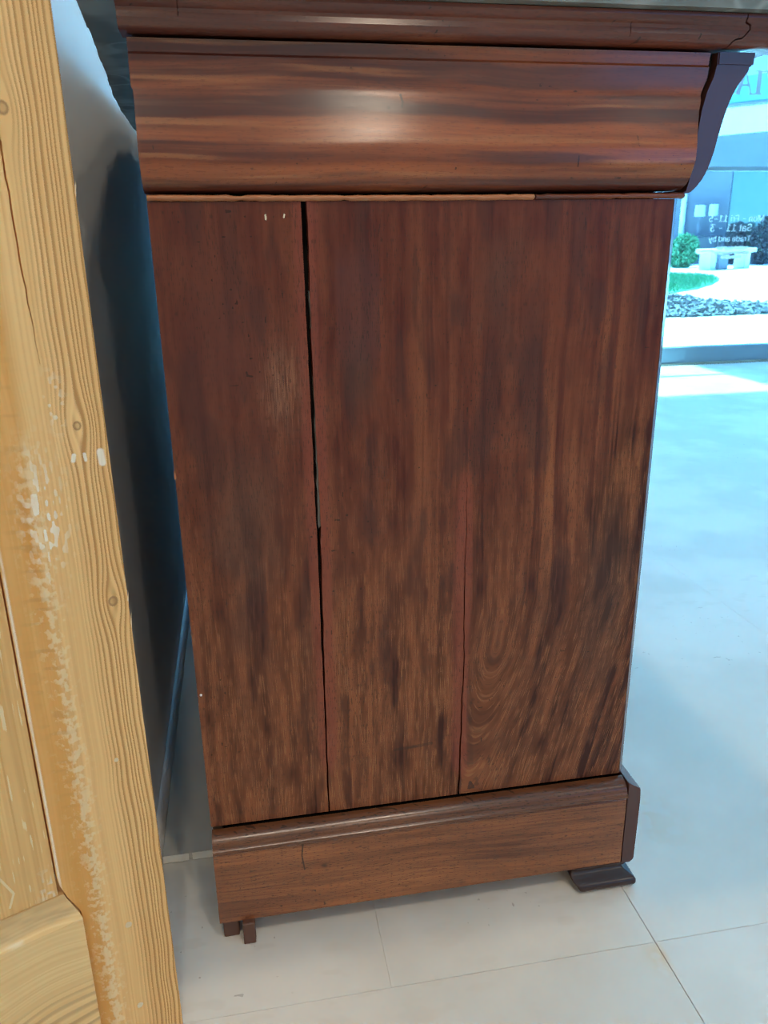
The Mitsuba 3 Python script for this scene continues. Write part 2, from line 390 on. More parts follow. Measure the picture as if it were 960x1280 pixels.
scene['ceiling'] = ply(box(X0 - 0.1, X1 + 0.1, Y0 - 0.1, Y1 + 0.1, ZC, ZC + 0.1), 'mat_ceiling')
scene['floor'] = ply(box(X0 - 0.1, X1 + 0.1, Y0 - 0.1, Y1 + 0.1, -0.05, -0.004), 'mat_subfloor')
for k in ('wall_left', 'wall_right', 'wall_back', 'wall_partition', 'wall_front', 'ceiling', 'floor'):
    tag(k, kind='structure')
labels['wall_partition']['label'] = 'grey white painted wall behind the chest of drawers'
labels['floor']['label'] = 'floor of large off-white tiles'
# quarter-round strip along the foot of the partition
q = [(WX + 0.0002, 0.0005), (WX + 0.012, 0.0005)] + [(WX + 0.0002 + 0.012 * math.cos(a), 0.0005 + 0.014 * math.sin(a)) for a in np.linspace(0.1, math.pi / 2, 8)]
obj('baseboard_left', prism_xz(Polygon(q), -0.09, Y1), 'mat_base', 40, kind='structure')
# floor tiles, one by one
xs = [0.498 + 0.6 * k for k in range(-5, 10)]
ys = [-0.115 + 0.54 * k for k in range(-7, 9)]
for j in range(len(ys) - 1):
    cols = sorted(xs + ([0.185] if j == 7 else []))
    for i in range(len(cols) - 1):
        ax, bx_, ay, by = max(cols[i], X0), min(cols[i + 1], X1), max(ys[j], Y0), min(ys[j + 1], Y1)
        if bx_ - ax < 0.02 or by - ay < 0.02:
            continue
        if bx_ <= WX and ax >= WX - 0.12 and ay > 0:
            continue

        def gap(v, axis):
            near = abs(v - 0.498) < 1e-6 if axis == 0 else abs(v + 0.115) < 1e-6
            return 0.00035 if near and axis == 0 else 0.0002 if near else 0.00008
        top = rng.uniform(-0.0002, 0.0002)
        obj('floor__tile', bevel_box(ax + gap(ax, 0), bx_ - gap(bx_, 0), ay + gap(ay, 1), by - gap(by, 1), -0.004, top, 0.0002), 'mat_floor')
# ceiling downlights
disc = trimesh.creation.cylinder(radius=0.045, height=0.004, sections=32)
ring = trimesh.creation.annulus(0.046, 0.06, 0.012, sections=32)
face = trimesh.Trimesh(np.vstack([[[0, 0, 0]], [[0.045 * math.cos(a), 0.045 * math.sin(a), 0] for a in np.arange(32) * math.pi / 16]]), [[0, 1 + (i + 1) % 32, 1 + i] for i in range(32)], process=False)
ring_p, face_p = ply(ring, 'mat_lamp_rim'), ply(face, 'mat_lamp_rim')
for i, (x, y, dim) in enumerate(LAMP_SPOTS):
    key = 'ceiling_downlight' + (f'_{i:03d}' if i else '')
    scene[key + '__rim'] = {**ring_p, 'to_world': T().translate([x, y, ZC - 0.006])}
    scene[key + '__diffuser'] = {**face_p, 'emitter': {'type': 'area', 'radiance': C(*[2.2 * dim * v for v in LAMP])}, 'to_world': T().translate([x, y, ZC - 0.008])}
    tag(key, 'small round recessed downlight in the white ceiling', 'ceiling light', 'ceiling downlights')

# ------------------------------------------------------------------ shop window
wf = [box(WX, X1, Y1, Y1 + 0.06, 0.008, 0.110), box(WX, X1, Y1, Y1 + 0.06, 2.70, ZC)]
obj('window_1__sill_rail', bevel_box(WX, X1, Y1 + 0.001, Y1 + 0.065, 0.010, 0.110, 0.003), 'mat_aluminium')
obj('window_1__head_rail', bevel_box(WX, X1, Y1 + 0.001, Y1 + 0.065, 2.72, ZC, 0.003), 'mat_aluminium')
obj('window_1__transom_bar', bevel_box(WX, X1, Y1 + 0.012, Y1 + 0.050, 1.163, 1.188, 0.003), 'mat_aluminium')
MULL = [WX + 0.025, 1.95, 4.1, X1 - 0.025]
for x in MULL:
    obj('window_1__mullion', bevel_box(x - 0.025, x + 0.025, Y1 + 0.006, Y1 + 0.06, 0.110, 2.72, 0.003), 'mat_aluminium')
for a, b in zip(MULL, MULL[1:]):
    for z0, z1 in ((0.110, 1.164), (1.187, 2.72)):
        v = np.array([[a + 0.02, Y1 + 0.03, z0], [b - 0.02, Y1 + 0.03, z0], [b - 0.02, Y1 + 0.03, z1], [a + 0.02, Y1 + 0.03, z1]])
        obj('window_1__pane', (v, np.array([[0, 1, 2, 3]])), 'mat_glass')
for a, b in ((2.2, 2.95), (3.0, 3.8)):
    v = np.array([[X1 + 0.05, a, 0.11], [X1 + 0.05, b, 0.11], [X1 + 0.05, b, 2.72], [X1 + 0.05, a, 2.72]])
    obj('window_2__pane', (v, np.array([[0, 1, 2, 3]])), 'mat_glass')
for y in (2.975,):
    obj('window_2__mullion', bevel_box(X1 + 0.02, X1 + 0.08, y - 0.025, y + 0.025, 0.11, 2.72, 0.003), 'mat_aluminium')
v = np.array([[2.1, Y0 - 0.05, 0.7], [3.7, Y0 - 0.05, 0.7], [3.7, Y0 - 0.05, 2.3], [2.1, Y0 - 0.05, 2.3]])
obj('window_3__pane', (v, np.array([[0, 1, 2, 3]])), 'mat_glass')
obj('window_3__mullion', bevel_box(2.88, 2.92, Y0 - 0.075, Y0 - 0.025, 0.7, 2.3, 0.003), 'mat_aluminium')
tag('window_3', 'window in the rear wall', kind='structure')
tag('window_2', 'tall side shop window', kind='structure')
tag('window_1', 'shop window with aluminium rails looking out to a white pavement', kind='structure')
obj('trim_1', bevel_box(WX, X1, Y1 - 0.03, Y1 + 0.0008, 0.0006, 0.012, 0.002), 'mat_tan_trim', kind='structure')


# ------------------------------------------------------------------ lettering on the glass (reads from outside, mirrored from within)
def mirrored(mesh, x_right, z, y=Y1 + 0.026):
    """text mesh in xy, reading +x: turned so that it reads from outside; x_right = where its reading starts seen from inside (right end)."""
    m = mapped(mesh, [[-1, 0, 0, x_right], [0, 0, 1, y], [0, 1, 0, z]])
    return m


def serif_letter(ch, h):
    t, th, s = 0.026, 0.008, 0.006        # thick stroke, thin stroke, serif height
    def ser(cx, w, z0):
        return shapely.box(cx - w / 2, z0, cx + w / 2, z0 + s)
    if ch == 'I':
        return shapely.union_all([shapely.box(-t / 2, 0, t / 2, h), ser(0, t * 2.1, 0), ser(0, t * 2.1, h - s)])
    w = 0.11
    thin = Polygon([(-w / 2, 0), (-w / 2 + th, 0), (0.004 + th * 0.4, h), (0.004 - th * 0.9, h)])
    thick = Polygon([(w / 2 - t, 0), (w / 2, 0), (0.008, h), (-0.010, h)])
    if ch == 'A':
        return shapely.union_all([thin, thick, shapely.box(-w / 2 + 0.018, h * 0.36, w / 2 - 0.02, h * 0.36 + th), ser(-w / 2 + th / 2, 0.03, 0), ser(w / 2 - t / 2, 0.045, 0)])
    v = shapely.affinity.rotate(shapely.union_all([thin, thick]), 180, origin=(0, h / 2))
    return shapely.union_all([v, ser(-w / 2 + t / 2, 0.045, h - s), ser(w / 2 - th / 2, 0.03, h - s)])


for ch, cx in (('V', 3.315), ('I', 3.219), ('A', 3.125), ('I', 3.010)):
    obj('window_1__letter', mirrored(extrude(serif_letter(ch, 0.128), 0.002), cx, 1.583, Y1 + 0.0265), 'mat_vinyl_grey')
for txt, xr, z, h in (('Mon - Fri 11-5', 3.372, 0.872, 0.038), ('Sat 11 - 3', 3.295, 0.815, 0.043), ('Trade and by', 3.296, 0.755, 0.034)):
    tm = meshkit.text_mesh(txt, h, 0.002)
    obj('window_1__lettering', mirrored(tm, xr, z, Y1 + 0.0265), 'mat_vinyl_white')
for k, (xr, xl, z) in enumerate(((3.285, 3.07, 0.7165), (3.297, 3.055, 0.686), (3.245, 3.105, 0.6605))):
    # a line of script too small to read in the photograph: a running pen stroke
    xx = np.linspace(xl, xr, 60)
    zz = z + 0.008 * np.sin(np.arange(60) * 1.9 + k) * (0.4 + 0.6 * nrng.random(60))
    breaks = [0, 14 + 4 * k, 33, 60]
    st = shapely.union_all([LineString(list(zip(xx[a:b - 2], zz[a:b - 2]))).buffer(0.0052) for a, b in zip(breaks, breaks[1:])])
    obj('window_1__lettering', prism_xz(st, Y1 + 0.0265, Y1 + 0.0285), 'mat_vinyl_white')

# ------------------------------------------------------------------ chest of drawers
CH = 'chest_of_drawers'
tag(CH, 'old mahogany chest of drawers seen from its cracked side, scrolled top drawer and plinth foot', 'chest of drawers')
W, L = 0.500, 1.24
# side boards: two boards with an open joint, the second split from below
lj = jag([(0.1340, 0.1503), (0.1345, 0.36), (0.1348, 0.50), (0.1340, 0.62), (0.1336, 0.72), (0.1333, 0.8125)], 0.012, 0.00022, 3)
rj = jag([(0.1357, 0.1503), (0.1362, 0.30), (0.1380, 0.44), (0.1392, 0.53), (0.1388, 0.56), (0.1376, 0.66), (0.1379, 0.72), (0.1386, 0.78), (0.1384, 0.8125)], 0.010, 0.00028, 4)


def board(poly):
    p = poly.buffer(-0.0006, join_style=2)
    front = prism_xz(poly, 0.0006, 0.016)
    return front


b1 = Polygon([(0.0, 0.1503)] + lj + [(0.0, 0.8125)])
split = jag([(0.2903, 0.149), (0.2915, 0.22), (0.2935, 0.33), (0.2925, 0.42), (0.2936, 0.50), (0.2932, 0.56)], 0.011, 0.0004, 6)
ws = np.interp([z for _, z in split], [0.149, 0.2, 0.35, 0.5, 0.56], [0.0011, 0.0009, 0.0006, 0.00028, 0.00005])
slit = Polygon([(x - w, z) for (x, z), w in zip(split, ws)] + [(x + w, z) for (x, z), w in list(zip(split, ws))[::-1]])
b2 = Polygon([(x, z) for x, z in rj][::-1] + [(0.1357, 0.1503), (0.4953, 0.150), (0.4953, 0.8125)]).buffer(0).difference(slit)
obj(CH + '__side_board', prism_xz(b1, 0.0, 0.016), 'mat_panel')
obj(CH + '__side_board', prism_xz(b2, 0.0, 0.016), 'mat_panel')
# slivers of old filler left in the joint
for k, (za, zb, xa, wd) in enumerate(((0.70, 0.735, 0.1372, 0.0012), (0.50, 0.572, 0.1368, 0.0022), (0.60, 0.655, 0.1374, 0.0012), (0.57, 0.60, 0.1372, 0.0016))):
    edge = jag([(xa, za), (xa + 0.0004, (za + zb) / 2), (xa, zb)], 0.008, 0.0004, 20 + k)
    obj(CH + '__filler_sliver', prism_xz(Polygon(edge + [(xa + wd, zb - 0.002), (xa + wd + 0.0002, za + 0.003)]).buffer(0), 0.0012, 0.012), 'mat_filler')
# dark carcass inside, back boards, rounded front stile
obj(CH + '__carcass', box(0.012, W - 0.012, 0.028, L - 0.02, 0.034, 0.955), 'mat_inside')
obj(CH + '__back_board', box(0.0005, 0.011, 0.0165, L - 0.0165, 0.034, 0.955), 'mat_back')
obj(CH + '__far_side_board', box(0.0, W - 0.004, L - 0.016, L, 0.034, 0.955), 'mat_drawer')
st = [(0.4956, 0.0002), (0.4962, 0.0004), (0.5030, 0.0078), (0.5035, 0.0090), (0.5035, 0.035), (0.488, 0.035), (0.488, 0.017), (0.4956, 0.017)]
obj(CH + '__front_stile', prism_xy(Polygon(st), 0.149, 0.8125), 'mat_gloss')
st2 = shapely.affinity.scale(Polygon(st), 1, -1, origin=(0, L / 2))
obj(CH + '__front_stile', prism_xy(st2, 0.149, 0.8125), 'mat_gloss')
for k in range(3):
    z0 = 0.158 + 0.2175 * k
    obj(CH + '__drawer', bevel_box(W - 0.011, W + 0.002, 0.038, L - 0.038, z0, z0 + 0.212, 0.002), 'mat_drawer')
# thin strip nailed under the frieze: bare wood for two thirds, dark beyond
def strip(x0, x1, seed, sag):
    r = np.random.default_rng(seed)
    xx = np.linspace(x0, x1, max(6, int((x1 - x0) / 0.006)))
    ring_n = 8
    V = []
    for x in xx:
        u = (x) / 0.5
        zc = 0.8158 - sag * math.sin(math.pi * u) + r.normal(0, 0.00018)
        hh = 0.0027 + r.normal(0, 0.00018) - (0.0009 if abs(x - 0.082) < 0.004 or abs(x - 0.172) < 0.003 else 0)
        for kk in range(ring_n):
            t = 2 * math.pi * kk / ring_n
            V.append((x, 0.0012 - 0.0048 * max(-0.2, math.cos(t)), zc + hh * math.sin(t)))
    F = []
    for i in range(len(xx) - 1):
        for kk in range(ring_n):
            a0, a1 = i * ring_n + kk, i * ring_n + (kk + 1) % ring_n
            F += [(a0, a1, a1 + ring_n), (a0, a1 + ring_n, a0 + ring_n)]
    n0 = (len(xx) - 1) * ring_n
    for kk in range(1, ring_n - 1):
        F += [(0, kk + 1, kk), (n0, n0 + kk, n0 + kk + 1)]
    mm = trimesh.Trimesh(V, F, process=False)
    mm.fix_normals()
    return mm


obj(CH + '__trim_strip', strip(0.0005, 0.352, 1, 0.0010), 'mat_bare', 50, label='bare orange-brown strip of wood under the frieze')
obj(CH + '__trim_strip', strip(0.3535, 0.5045, 2, 0.0010), 'mat_flame', 50, label='dark polished end of the strip under the frieze')
# frieze: shaped face, its front end cut to the scroll of the drawer front
from scipy.interpolate import PchipInterpolator
zz = np.array([0.8195, 0.8215, 0.826, 0.834, 0.845, 0.855, 0.865, 0.878, 0.892, 0.905, 0.915, 0.9235, 0.9265])
yy = np.array([0.0045, -0.001, -0.0070, -0.0108, -0.0128, -0.0122, -0.0102, -0.0072, -0.0040, -0.0014, -0.0006, -0.0004, -0.0004])
zs = np.concatenate([np.linspace(0.8195, 0.926, 40), [0.9266, 0.9272, 0.9282, 0.933, 0.9385]])
ysf = np.where(zs < 0.9263, PchipInterpolator(zz, yy)(np.minimum(zs, 0.9265)), np.interp(zs, [0.9263, 0.9275, 0.9285, 0.95], [-0.0004, 0.0014, 0.0017, 0.0017]))
end_x = np.interp(zs, [0.8195, 0.828, 0.847, 0.870, 0.889, 0.905, 0.917, 0.9385], [0.4995, 0.5020, 0.5050, 0.5062, 0.5078, 0.5115, 0.5165, 0.5190])
nx = 60
V, F = [], []
for j, z in enumerate(zs):
    for i in range(nx):
        u = i / (nx - 1)
        V.append((-0.003 + 0.0015 * (z < 0.9) + u * (end_x[j] + 0.003), ysf[j] + 0.0005 * (meshkit.noise(np.array([u * 9, z * 30, 0.0])) - 0.5), z))
nF = len(V)
for j, z in enumerate(zs):
    for i in range(nx):
        V.append((V[j * nx + i][0], 0.018, z))
for j in range(len(zs) - 1):
    for i in range(nx - 1):
        q0 = j * nx + i
        F += [(q0, q0 + 1, q0 + nx + 1), (q0, q0 + nx + 1, q0 + nx)]
        F += [(nF + q0, nF + q0 + nx + 1, nF + q0 + 1), (nF + q0, nF + q0 + nx, nF + q0 + nx + 1)]
rim = [j * nx for j in range(len(zs))] , [j * nx + nx - 1 for j in range(len(zs))], list(range(nx)), [(len(zs) - 1) * nx + i for i in range(nx)]
for r_, flip in zip(rim, (1, 0, 0, 1)):
    for a0, a1 in zip(r_, r_[1:]):
        t = [(a0, a1 + nF, a1), (a0, a0 + nF, a1 + nF)]
        F += [x[::-1] if flip == 0 and r_ is rim[1] else x for x in t]
fm = trimesh.Trimesh(V, F, process=False)
fm.fix_normals()
obj(CH + '__frieze', fm, 'mat_flame', 32)
# scrolled drawer front, seen end-on
outer = spline([(0.5005, 0.8165), (0.512, 0.8195), (0.5235, 0.8335), (0.5305, 0.853), (0.5335, 0.868), (0.539, 0.8905), (0.546, 0.908), (0.557, 0.9235)], 56)
inner = [(0.506, 0.8195), (0.5090, 0.833), (0.5110, 0.850), (0.5122, 0.872), (0.5138, 0.890), (0.5175, 0.906), (0.5225, 0.918), (0.5245, 0.9285), (0.5245, 0.9385)]
df = Polygon([tuple(o) for o in outer] + [(0.5575, 0.9265), (0.5595, 0.9275), (0.5605, 0.9385)] + inner[::-1])
obj(CH + '__scroll_drawer_front', prism_xz(df.buffer(0), -0.002, L + 0.002), 'mat_drawer', 30)
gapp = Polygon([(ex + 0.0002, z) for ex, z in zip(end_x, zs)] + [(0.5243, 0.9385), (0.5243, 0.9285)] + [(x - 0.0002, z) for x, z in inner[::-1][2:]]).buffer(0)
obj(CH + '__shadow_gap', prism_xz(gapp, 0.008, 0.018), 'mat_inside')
obj(CH + '__drawer_end_lip', prism_xz(Polygon([(0.5255, 0.9285), (0.5605, 0.9285), (0.5612, 0.9385), (0.5255, 0.9385)]), -0.0032, -0.0021), 'mat_drawer')
# top moulding with its opened mitre (a zigzag crack) on the side
prof = [(0.02, 0.9415), (-0.006, 0.9415), (-0.0095, 0.9428), (-0.0125, 0.9455), (-0.014, 0.9495), (-0.0132, 0.954), (-0.0142, 0.9565), (-0.0185, 0.9595), (-0.0205, 0.9625), (-0.0205, 0.9655), (0.02, 0.9655)]
mould = prism_yz(Polygon(prof), -0.0075, 0.612)
zig = [(0.5285, 0.9385), (0.5315, 0.9455), (0.5345, 0.9468), (0.5395, 0.9475), (0.5465, 0.9545), (0.5450, 0.9575), (0.5385, 0.9592), (0.5385, 0.968)]
zigp = LineString(zig).buffer(0.00055, cap_style=2, join_style=2)
vert = LineString([(0.4305, 0.9465), (0.4300, 0.9575)]).buffer(0.00025, cap_style=2)
notch = LineString([(0.0415, 0.9612), (0.0535, 0.9618), (0.0548, 0.966)]).buffer(0.0007, cap_style=2)
notch2 = LineString([(0.0405, 0.951), (0.0408, 0.966)]).buffer(0.0003, cap_style=2)
front_m = Polygon([(0.5, 0.9415), (0.585, 0.9415), (0.592, 0.9455), (0.594, 0.951), (0.595, 0.9575), (0.602, 0.9615), (0.603, 0.9655), (0.5, 0.9655)])
mould = cut(mould, *[prism_xz(q_, -0.05, 0.004) for q_ in (zigp, vert, notch, notch2)])
halfs = m3.Manifold.batch_boolean([man(mould), man(box(-1, 0.602, -1, 1, 0, 2))], m3.OpType.Intersect)
obj(CH + '__top_moulding', tri(halfs), 'mat_flame', 28)
obj(CH + '__top_moulding', prism_xz(front_m, 0.0205, L), 'mat_flame', 28)
obj(CH + '__top_board', box(0.0, 0.52, 0.0205, L, 0.9555, 0.9653), 'mat_back')
# plinth: board, moulding on top, corner block, feet
pb = Polygon([(0.0, 0.0), (0.0, 0.003), (0.0, 0.094), (0.0, 0.0985)])
bd = Polygon([(0.016, 0.0285), (-0.0185, 0.0285), (-0.0198, 0.0297), (-0.0198, 0.1245), (-0.019, 0.1256), (0.016, 0.1256)])
obj(CH + '__plinth_board', cut(prism_yz(bd, 0.0005, 0.4985), prism_xz(LineString([(0.1005, 0.127), (0.0990, 0.105), (0.1012, 0.086)]).buffer(0.00012, cap_style=2), -0.03, -0.0185)), 'mat_flame', 25)
mp = [(-0.0012, 0.1262), (-0.0160, 0.1262), (-0.0195, 0.1266), (-0.0222, 0.1282), (-0.0233, 0.1305), (-0.0226, 0.1328), (-0.0205, 0.1342)] + [(-0.0030 - 0.0168 * math.cos(t), 0.1342 + 0.0136 * math.sin(t)) for t in np.linspace(0.12, 1.42, 12)] + [(-0.0016, 0.1478), (-0.0012, 0.1472)]
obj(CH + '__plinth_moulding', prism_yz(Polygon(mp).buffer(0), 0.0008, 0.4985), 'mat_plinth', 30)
cb = Polygon([(0.4995, 0.0290), (0.5115, 0.0290), (0.5155, 0.034), (0.5162, 0.126), (0.5150, 0.1395), (0.5010, 0.1485), (0.4995, 0.1485)])
obj(CH + '__front_plinth', cut(prism_xz(cb, -0.0205, L + 0.0205), trimesh.creation.box(extents=(0.2, 0.02, 0.02), transform=trimesh.transformations.translation_matrix((0.5, -0.026, 0.156)) @ trimesh.transformations.rotation_matrix(math.radians(35), (1, 0, 0)))), 'mat_drawer', 25)
obj(CH + '__far_plinth_board', box(0.0005, 0.4985, L + 0.001, L + 0.0195, 0.0285, 0.1268), 'mat_drawer')


def bracket_foot(x0, x1, ya, yb, s):
    """Scrolled foot: rings of rounded rectangles from the neck to the floor; s = +1: scroll towards -Y."""
    prof = spline([(0.0300, 0.0040, 0.003), (0.0272, 0.0040, 0.003), (0.0266, 0.0068, 0.002), (0.0232, 0.0075, 0.001), (0.0200, 0.0058, 0.000), (0.0172, 0.0010, 0.000), (0.0148, -0.0048, 0.001), (0.0118, -0.0082, 0.003), (0.0080, -0.0092, 0.004), (0.0042, -0.0078, 0.0055), (0.0015, -0.0045, 0.0070), (0.0003, 0.0000, 0.009)], 55)
    rings = [tuple(q) for q in prof]
    V, F, m = [], [], 0
    for z, dy, dx in rings:
        r = shapely.box(x0 + dx * 1.6 - 0.003, ya + dy, x1 - max(-0.0045, 0.0025 + dy * 0.8), yb).buffer(-0.003).buffer(0.003, quad_segs=4)
        pts = np.array(r.exterior.coords)[:-1]
        m = len(pts)
        V += [(px, py, z) for px, py in pts]
    V = np.array(V)
    for i in range(len(rings) - 1):
        for k in range(m):
            a0, a1 = i * m + k, i * m + (k + 1) % m
            F += [(a0, a1, a1 + m), (a0, a1 + m, a0 + m)]
    for k in range(1, m - 1):
        F += [(0, k, k + 1), ((len(rings) - 1) * m, (len(rings) - 1) * m + k + 1, (len(rings) - 1) * m + k)]
    mm = trimesh.Trimesh(V, F, process=False)
    mm.fix_normals()
    return mm


ft = bracket_foot(0.436, 0.511, -0.0245, 0.030, 1)
obj(CH + '__foot', ft, 'mat_foot', 40)
ft2 = ft.copy()
ft2.vertices[:, 1] = L - ft2.vertices[:, 1]
ft2.invert()
obj(CH + '__foot', ft2, 'mat_foot', 40)
obj(CH + '__peg_foot', bevel_box(0.0035, 0.0215, -0.012, 0.006, 0.0, 0.0300, 0.001), 'mat_peg')
obj(CH + '__peg_foot', bevel_box(0.0265, 0.0405, -0.0270, -0.0130, 0.0, 0.0300, 0.001), 'mat_peg')
obj(CH + '__peg_foot', bevel_box(0.0035, 0.0335, L - 0.03, L - 0.004, 0.0, 0.0300, 0.001), 'mat_peg')
# splinters on the rear edge
for k, (x, z, w, h) in enumerate(((-0.0008, 0.5615, 0.0022, 0.0085), (0.0012, 0.405, 0.003, 0.0060), (-0.0004, 0.394, 0.0022, 0.004))):
    obj(CH + '__splinter', prism_xz(Polygon([(x, z), (x + w, z + h * 0.2), (x + w * 0.7, z + h * 0.8), (x + w * 0.1, z + h)]), -0.0012, 0.004), 'mat_bare' if k == 0 else 'mat_flame')
obj(CH + '__nail_head', trimesh.creation.icosphere(1, 0.0014).apply_translation((0.0035, -0.0004, 0.322)), 'mat_vinyl_white')

# ------------------------------------------------------------------ marble slab on top
back = spline([(-0.036, -0.032), (-0.0395, 0.02), (-0.0435, 0.08), (-0.0505, 0.18), (-0.060, 0.32), (-0.0705, 0.46), (-0.0775, 0.62), (-0.080, 0.85), (-0.074, 1.1), (-0.060, 1.262)], 220)
back = [(x + 0.0016 * (meshkit.fbm(np.array([y * 60, 0.3, 0.0]), 3) - 0.5) - 0.001 * (meshkit.noise(np.array([y * 22, 5.0, 0.0])) > 0.62), y) for x, y in back]
sl = Polygon(back + [(0.61, 1.262), (0.617, 1.255), (0.617, -0.025), (0.61, -0.032)])
slab = prism_xy(sl, 0.9662, 0.9868)
obj('marble_slab', slab, 'mat_marble', label='dark grey green marble slab with a rough rear edge on top of the chest of drawers', cat='marble top')

# ------------------------------------------------------------------ grey board on the floor of the gap
ed = jag([(-0.0775, 0.1245), (0.10, 0.1245)], 0.006, 0.0005, 8)
bd_top = Polygon(ed + [(0.10, 1.20), (-0.0775, 1.20)])
obj('floor_board__sheet', prism_xy(bd_top.buffer(0), 0.0006, 0.0106), 'mat_board')
ed2 = jag([(-0.0775, 0.1228), (0.10, 0.1228)], 0.006, 0.0004, 9)
obj('floor_board__edge_strip', prism_xy(Polygon(ed2 + [(0.10, 0.1236), (-0.0775, 0.1236)]).buffer(0), 0.0008, 0.0118), 'mat_board_edge', label='pale chipped edge')
tag('floor_board', 'dark grey board with a pale chipped front edge on the floor between wall and chest', 'board')

# ------------------------------------------------------------------ stripped pine door
PD = 'pine_door'
tag(PD, 'old stripped pine door with worn moulded stile standing upright against the wall end', 'door')
NC = (math.cos(_az), -math.sin(_az))
PM = [[-PU[0], NC[0], 0, PINE_E[0]], [-PU[1], NC[1], 0, PINE_E[1]], [0, 0, 1, 0.0008]]      # (s, depth towards the room, z) -> world


def sprofile(poly, z0, z1):
    return mapped(extrude(poly, z1 - z0), [[1, 0, 0, 0], [0, 1, 0, 0], [0, 0, 1, z0]])


def sface(poly, b0, b1):
    """polygon (s, z) from depth b0 to b1."""
    return mapped(extrude(poly, b1 - b0), [[1, 0, 0, 0], [0, 0, -1, b1], [0, 1, 0, 0]])


HZ, WP = 1.98, 0.70
def densify(pts, step):
    return [p for a0, a1 in zip(pts, pts[1:]) for p in [tuple(np.array(a0) + (np.array(a1) - np.array(a0)) * t) for t in np.linspace(0, 1, max(1, int(np.hypot(a1[0] - a0[0], a1[1] - a0[1]) / step)) + 1)[:-1]]] + [pts[-1]]


mould_pts = [(0.0625, 0.0), (0.0655, -0.0008), (0.0690, -0.0035), (0.0740, -0.0062), (0.0800, -0.0080), (0.0850, -0.0100), (0.0895, -0.0122), (0.0918, -0.0135)]
sp = Polygon([(0.0, -0.036), (0.0, -0.0016), (0.0005, -0.0005), (0.0018, 0.0)] + mould_pts + [(0.0918, -0.036)])
crack = jag([(0.0455, 0.868), (0.0452, 0.816), (0.0449, 0.765), (0.0432, 0.726), (0.0418, 0.692)], 0.009, 0.00035, 31)
wc = np.interp(np.arange(len(crack)), [0, len(crack) * 0.6, len(crack) - 1], [0.0007, 0.0006, 0.0001])
crackp = Polygon([(x - w, z) for (x, z), w in zip(crack, wc)] + [(x + w, z) for (x, z), w in list(zip(crack, wc))[::-1]]).buffer(0)
miter = Polygon([(0.0776, -1), (0.0776, 0.1905), (0.0800, 0.196), (0.0865, 0.209), (0.0905, 0.222), (0.0925, 0.234), (0.10, 0.25), (0.10, -1)])
stile = cut(sprofile(sp, 0, HZ), sface(miter, -0.05, 0.01), sface(crackp, -0.012, 0.01))
obj(PD + '__stile', mapped(stile, PM), 'mat_pine_stile', 25)
sp_l = shapely.affinity.scale(sp, -1, 1, origin=(WP / 2, 0))
obj(PD + '__stile', mapped(sprofile(sp_l, 0, HZ), PM), 'mat_pine_stile', 25)
rp = Polygon([(-0.036, 0.0), (0.0, 0.0), (0.0, 0.1885), (-0.0010, 0.1905), (-0.0035, 0.194), (-0.0065, 0.199), (-0.0100, 0.206), (-0.0125, 0.2125), (-0.036, 0.2125)])   # (depth, z)
rail = mapped(extrude(rp, WP - 0.0785 - 0.0918), [[0, 0, 1, 0.0782], [1, 0, 0, 0], [0, 1, 0, 0]])
miter2 = Polygon([(0.07, 0.1895), (0.0782, 0.1895), (0.0806, 0.195), (0.0871, 0.208), (0.0911, 0.221), (0.093, 0.233), (0.07, 0.233)])
obj(PD + '__rail', mapped(cut(rail, sface(miter2, -0.05, 0.01)), PM), 'mat_pine_rail', 25)
rail_t = mapped(extrude(Polygon([(-0.036, HZ - 0.12), (-0.012, HZ - 0.12), (0, HZ - 0.10), (0, HZ), (-0.036, HZ)]), WP - 2 * 0.0925), [[0, 0, 1, 0.0925], [1, 0, 0, 0], [0, 1, 0, 0]])
obj(PD + '__rail', mapped(rail_t, PM), 'mat_pine_rail', 25)
obj(PD + '__panel', mapped(sface(shapely.box(0.0934, 0.2128, WP - 0.0925, HZ - 0.121), -0.026, -0.0140), PM), 'mat_pine_panel')
for s, z, r in ((0.0395, 0.158, 0.0032), (0.040, 0.055, 0.0030), (0.029, 0.341, 0.0020)):
    peg = trimesh.creation.cylinder(radius=r, height=0.004, sections=12, transform=trimesh.transformations.rotation_matrix(math.pi / 2, (1, 0, 0)))
    peg.apply_translation((s, -0.0012, z))
    obj(PD + '__peg', mapped(peg, PM), 'mat_pine_peg', 30)
for k, (s, z, h) in enumerate(((0.0006, 0.487, 0.010), (0.0005, 0.462, 0.016), (0.0004, 0.809, 0.012))):
    sl_ = trimesh.Trimesh([(s, -0.001, z), (s, 0.0006, z + 0.001), (s - 0.0016, -0.001, z + h), (s + 0.0006, -0.0006, z + h * 0.4)], [[0, 1, 2], [1, 3, 2], [0, 2, 3], [0, 3, 1]])
    obj(PD + '__splinter', mapped(sl_, PM), 'mat_pine_peg')

# ------------------------------------------------------------------ outside
GZ = -0.02
obj('outdoor_pavement', prism_xy(Polygon([(-6, Y1 + 0.1), (X1 + 0.1, Y1 + 0.1), (X1 + 0.1, Y0 - 0.1), (-6, Y0 - 0.1), (-6, -14), (40, -14), (40, 45), (-6, 45)]), GZ - 0.1, GZ), 'mat_pavement', kind='structure')
labels['outdoor_pavement']['label'] = 'sunlit white pavement outside the shop window'
obj('window_ledge', box(X0 - 0.1, X1 + 0.1, Y1 + 0.066, Y1 + 0.1, GZ - 0.1, 0.008), 'mat_concrete', kind='structure')
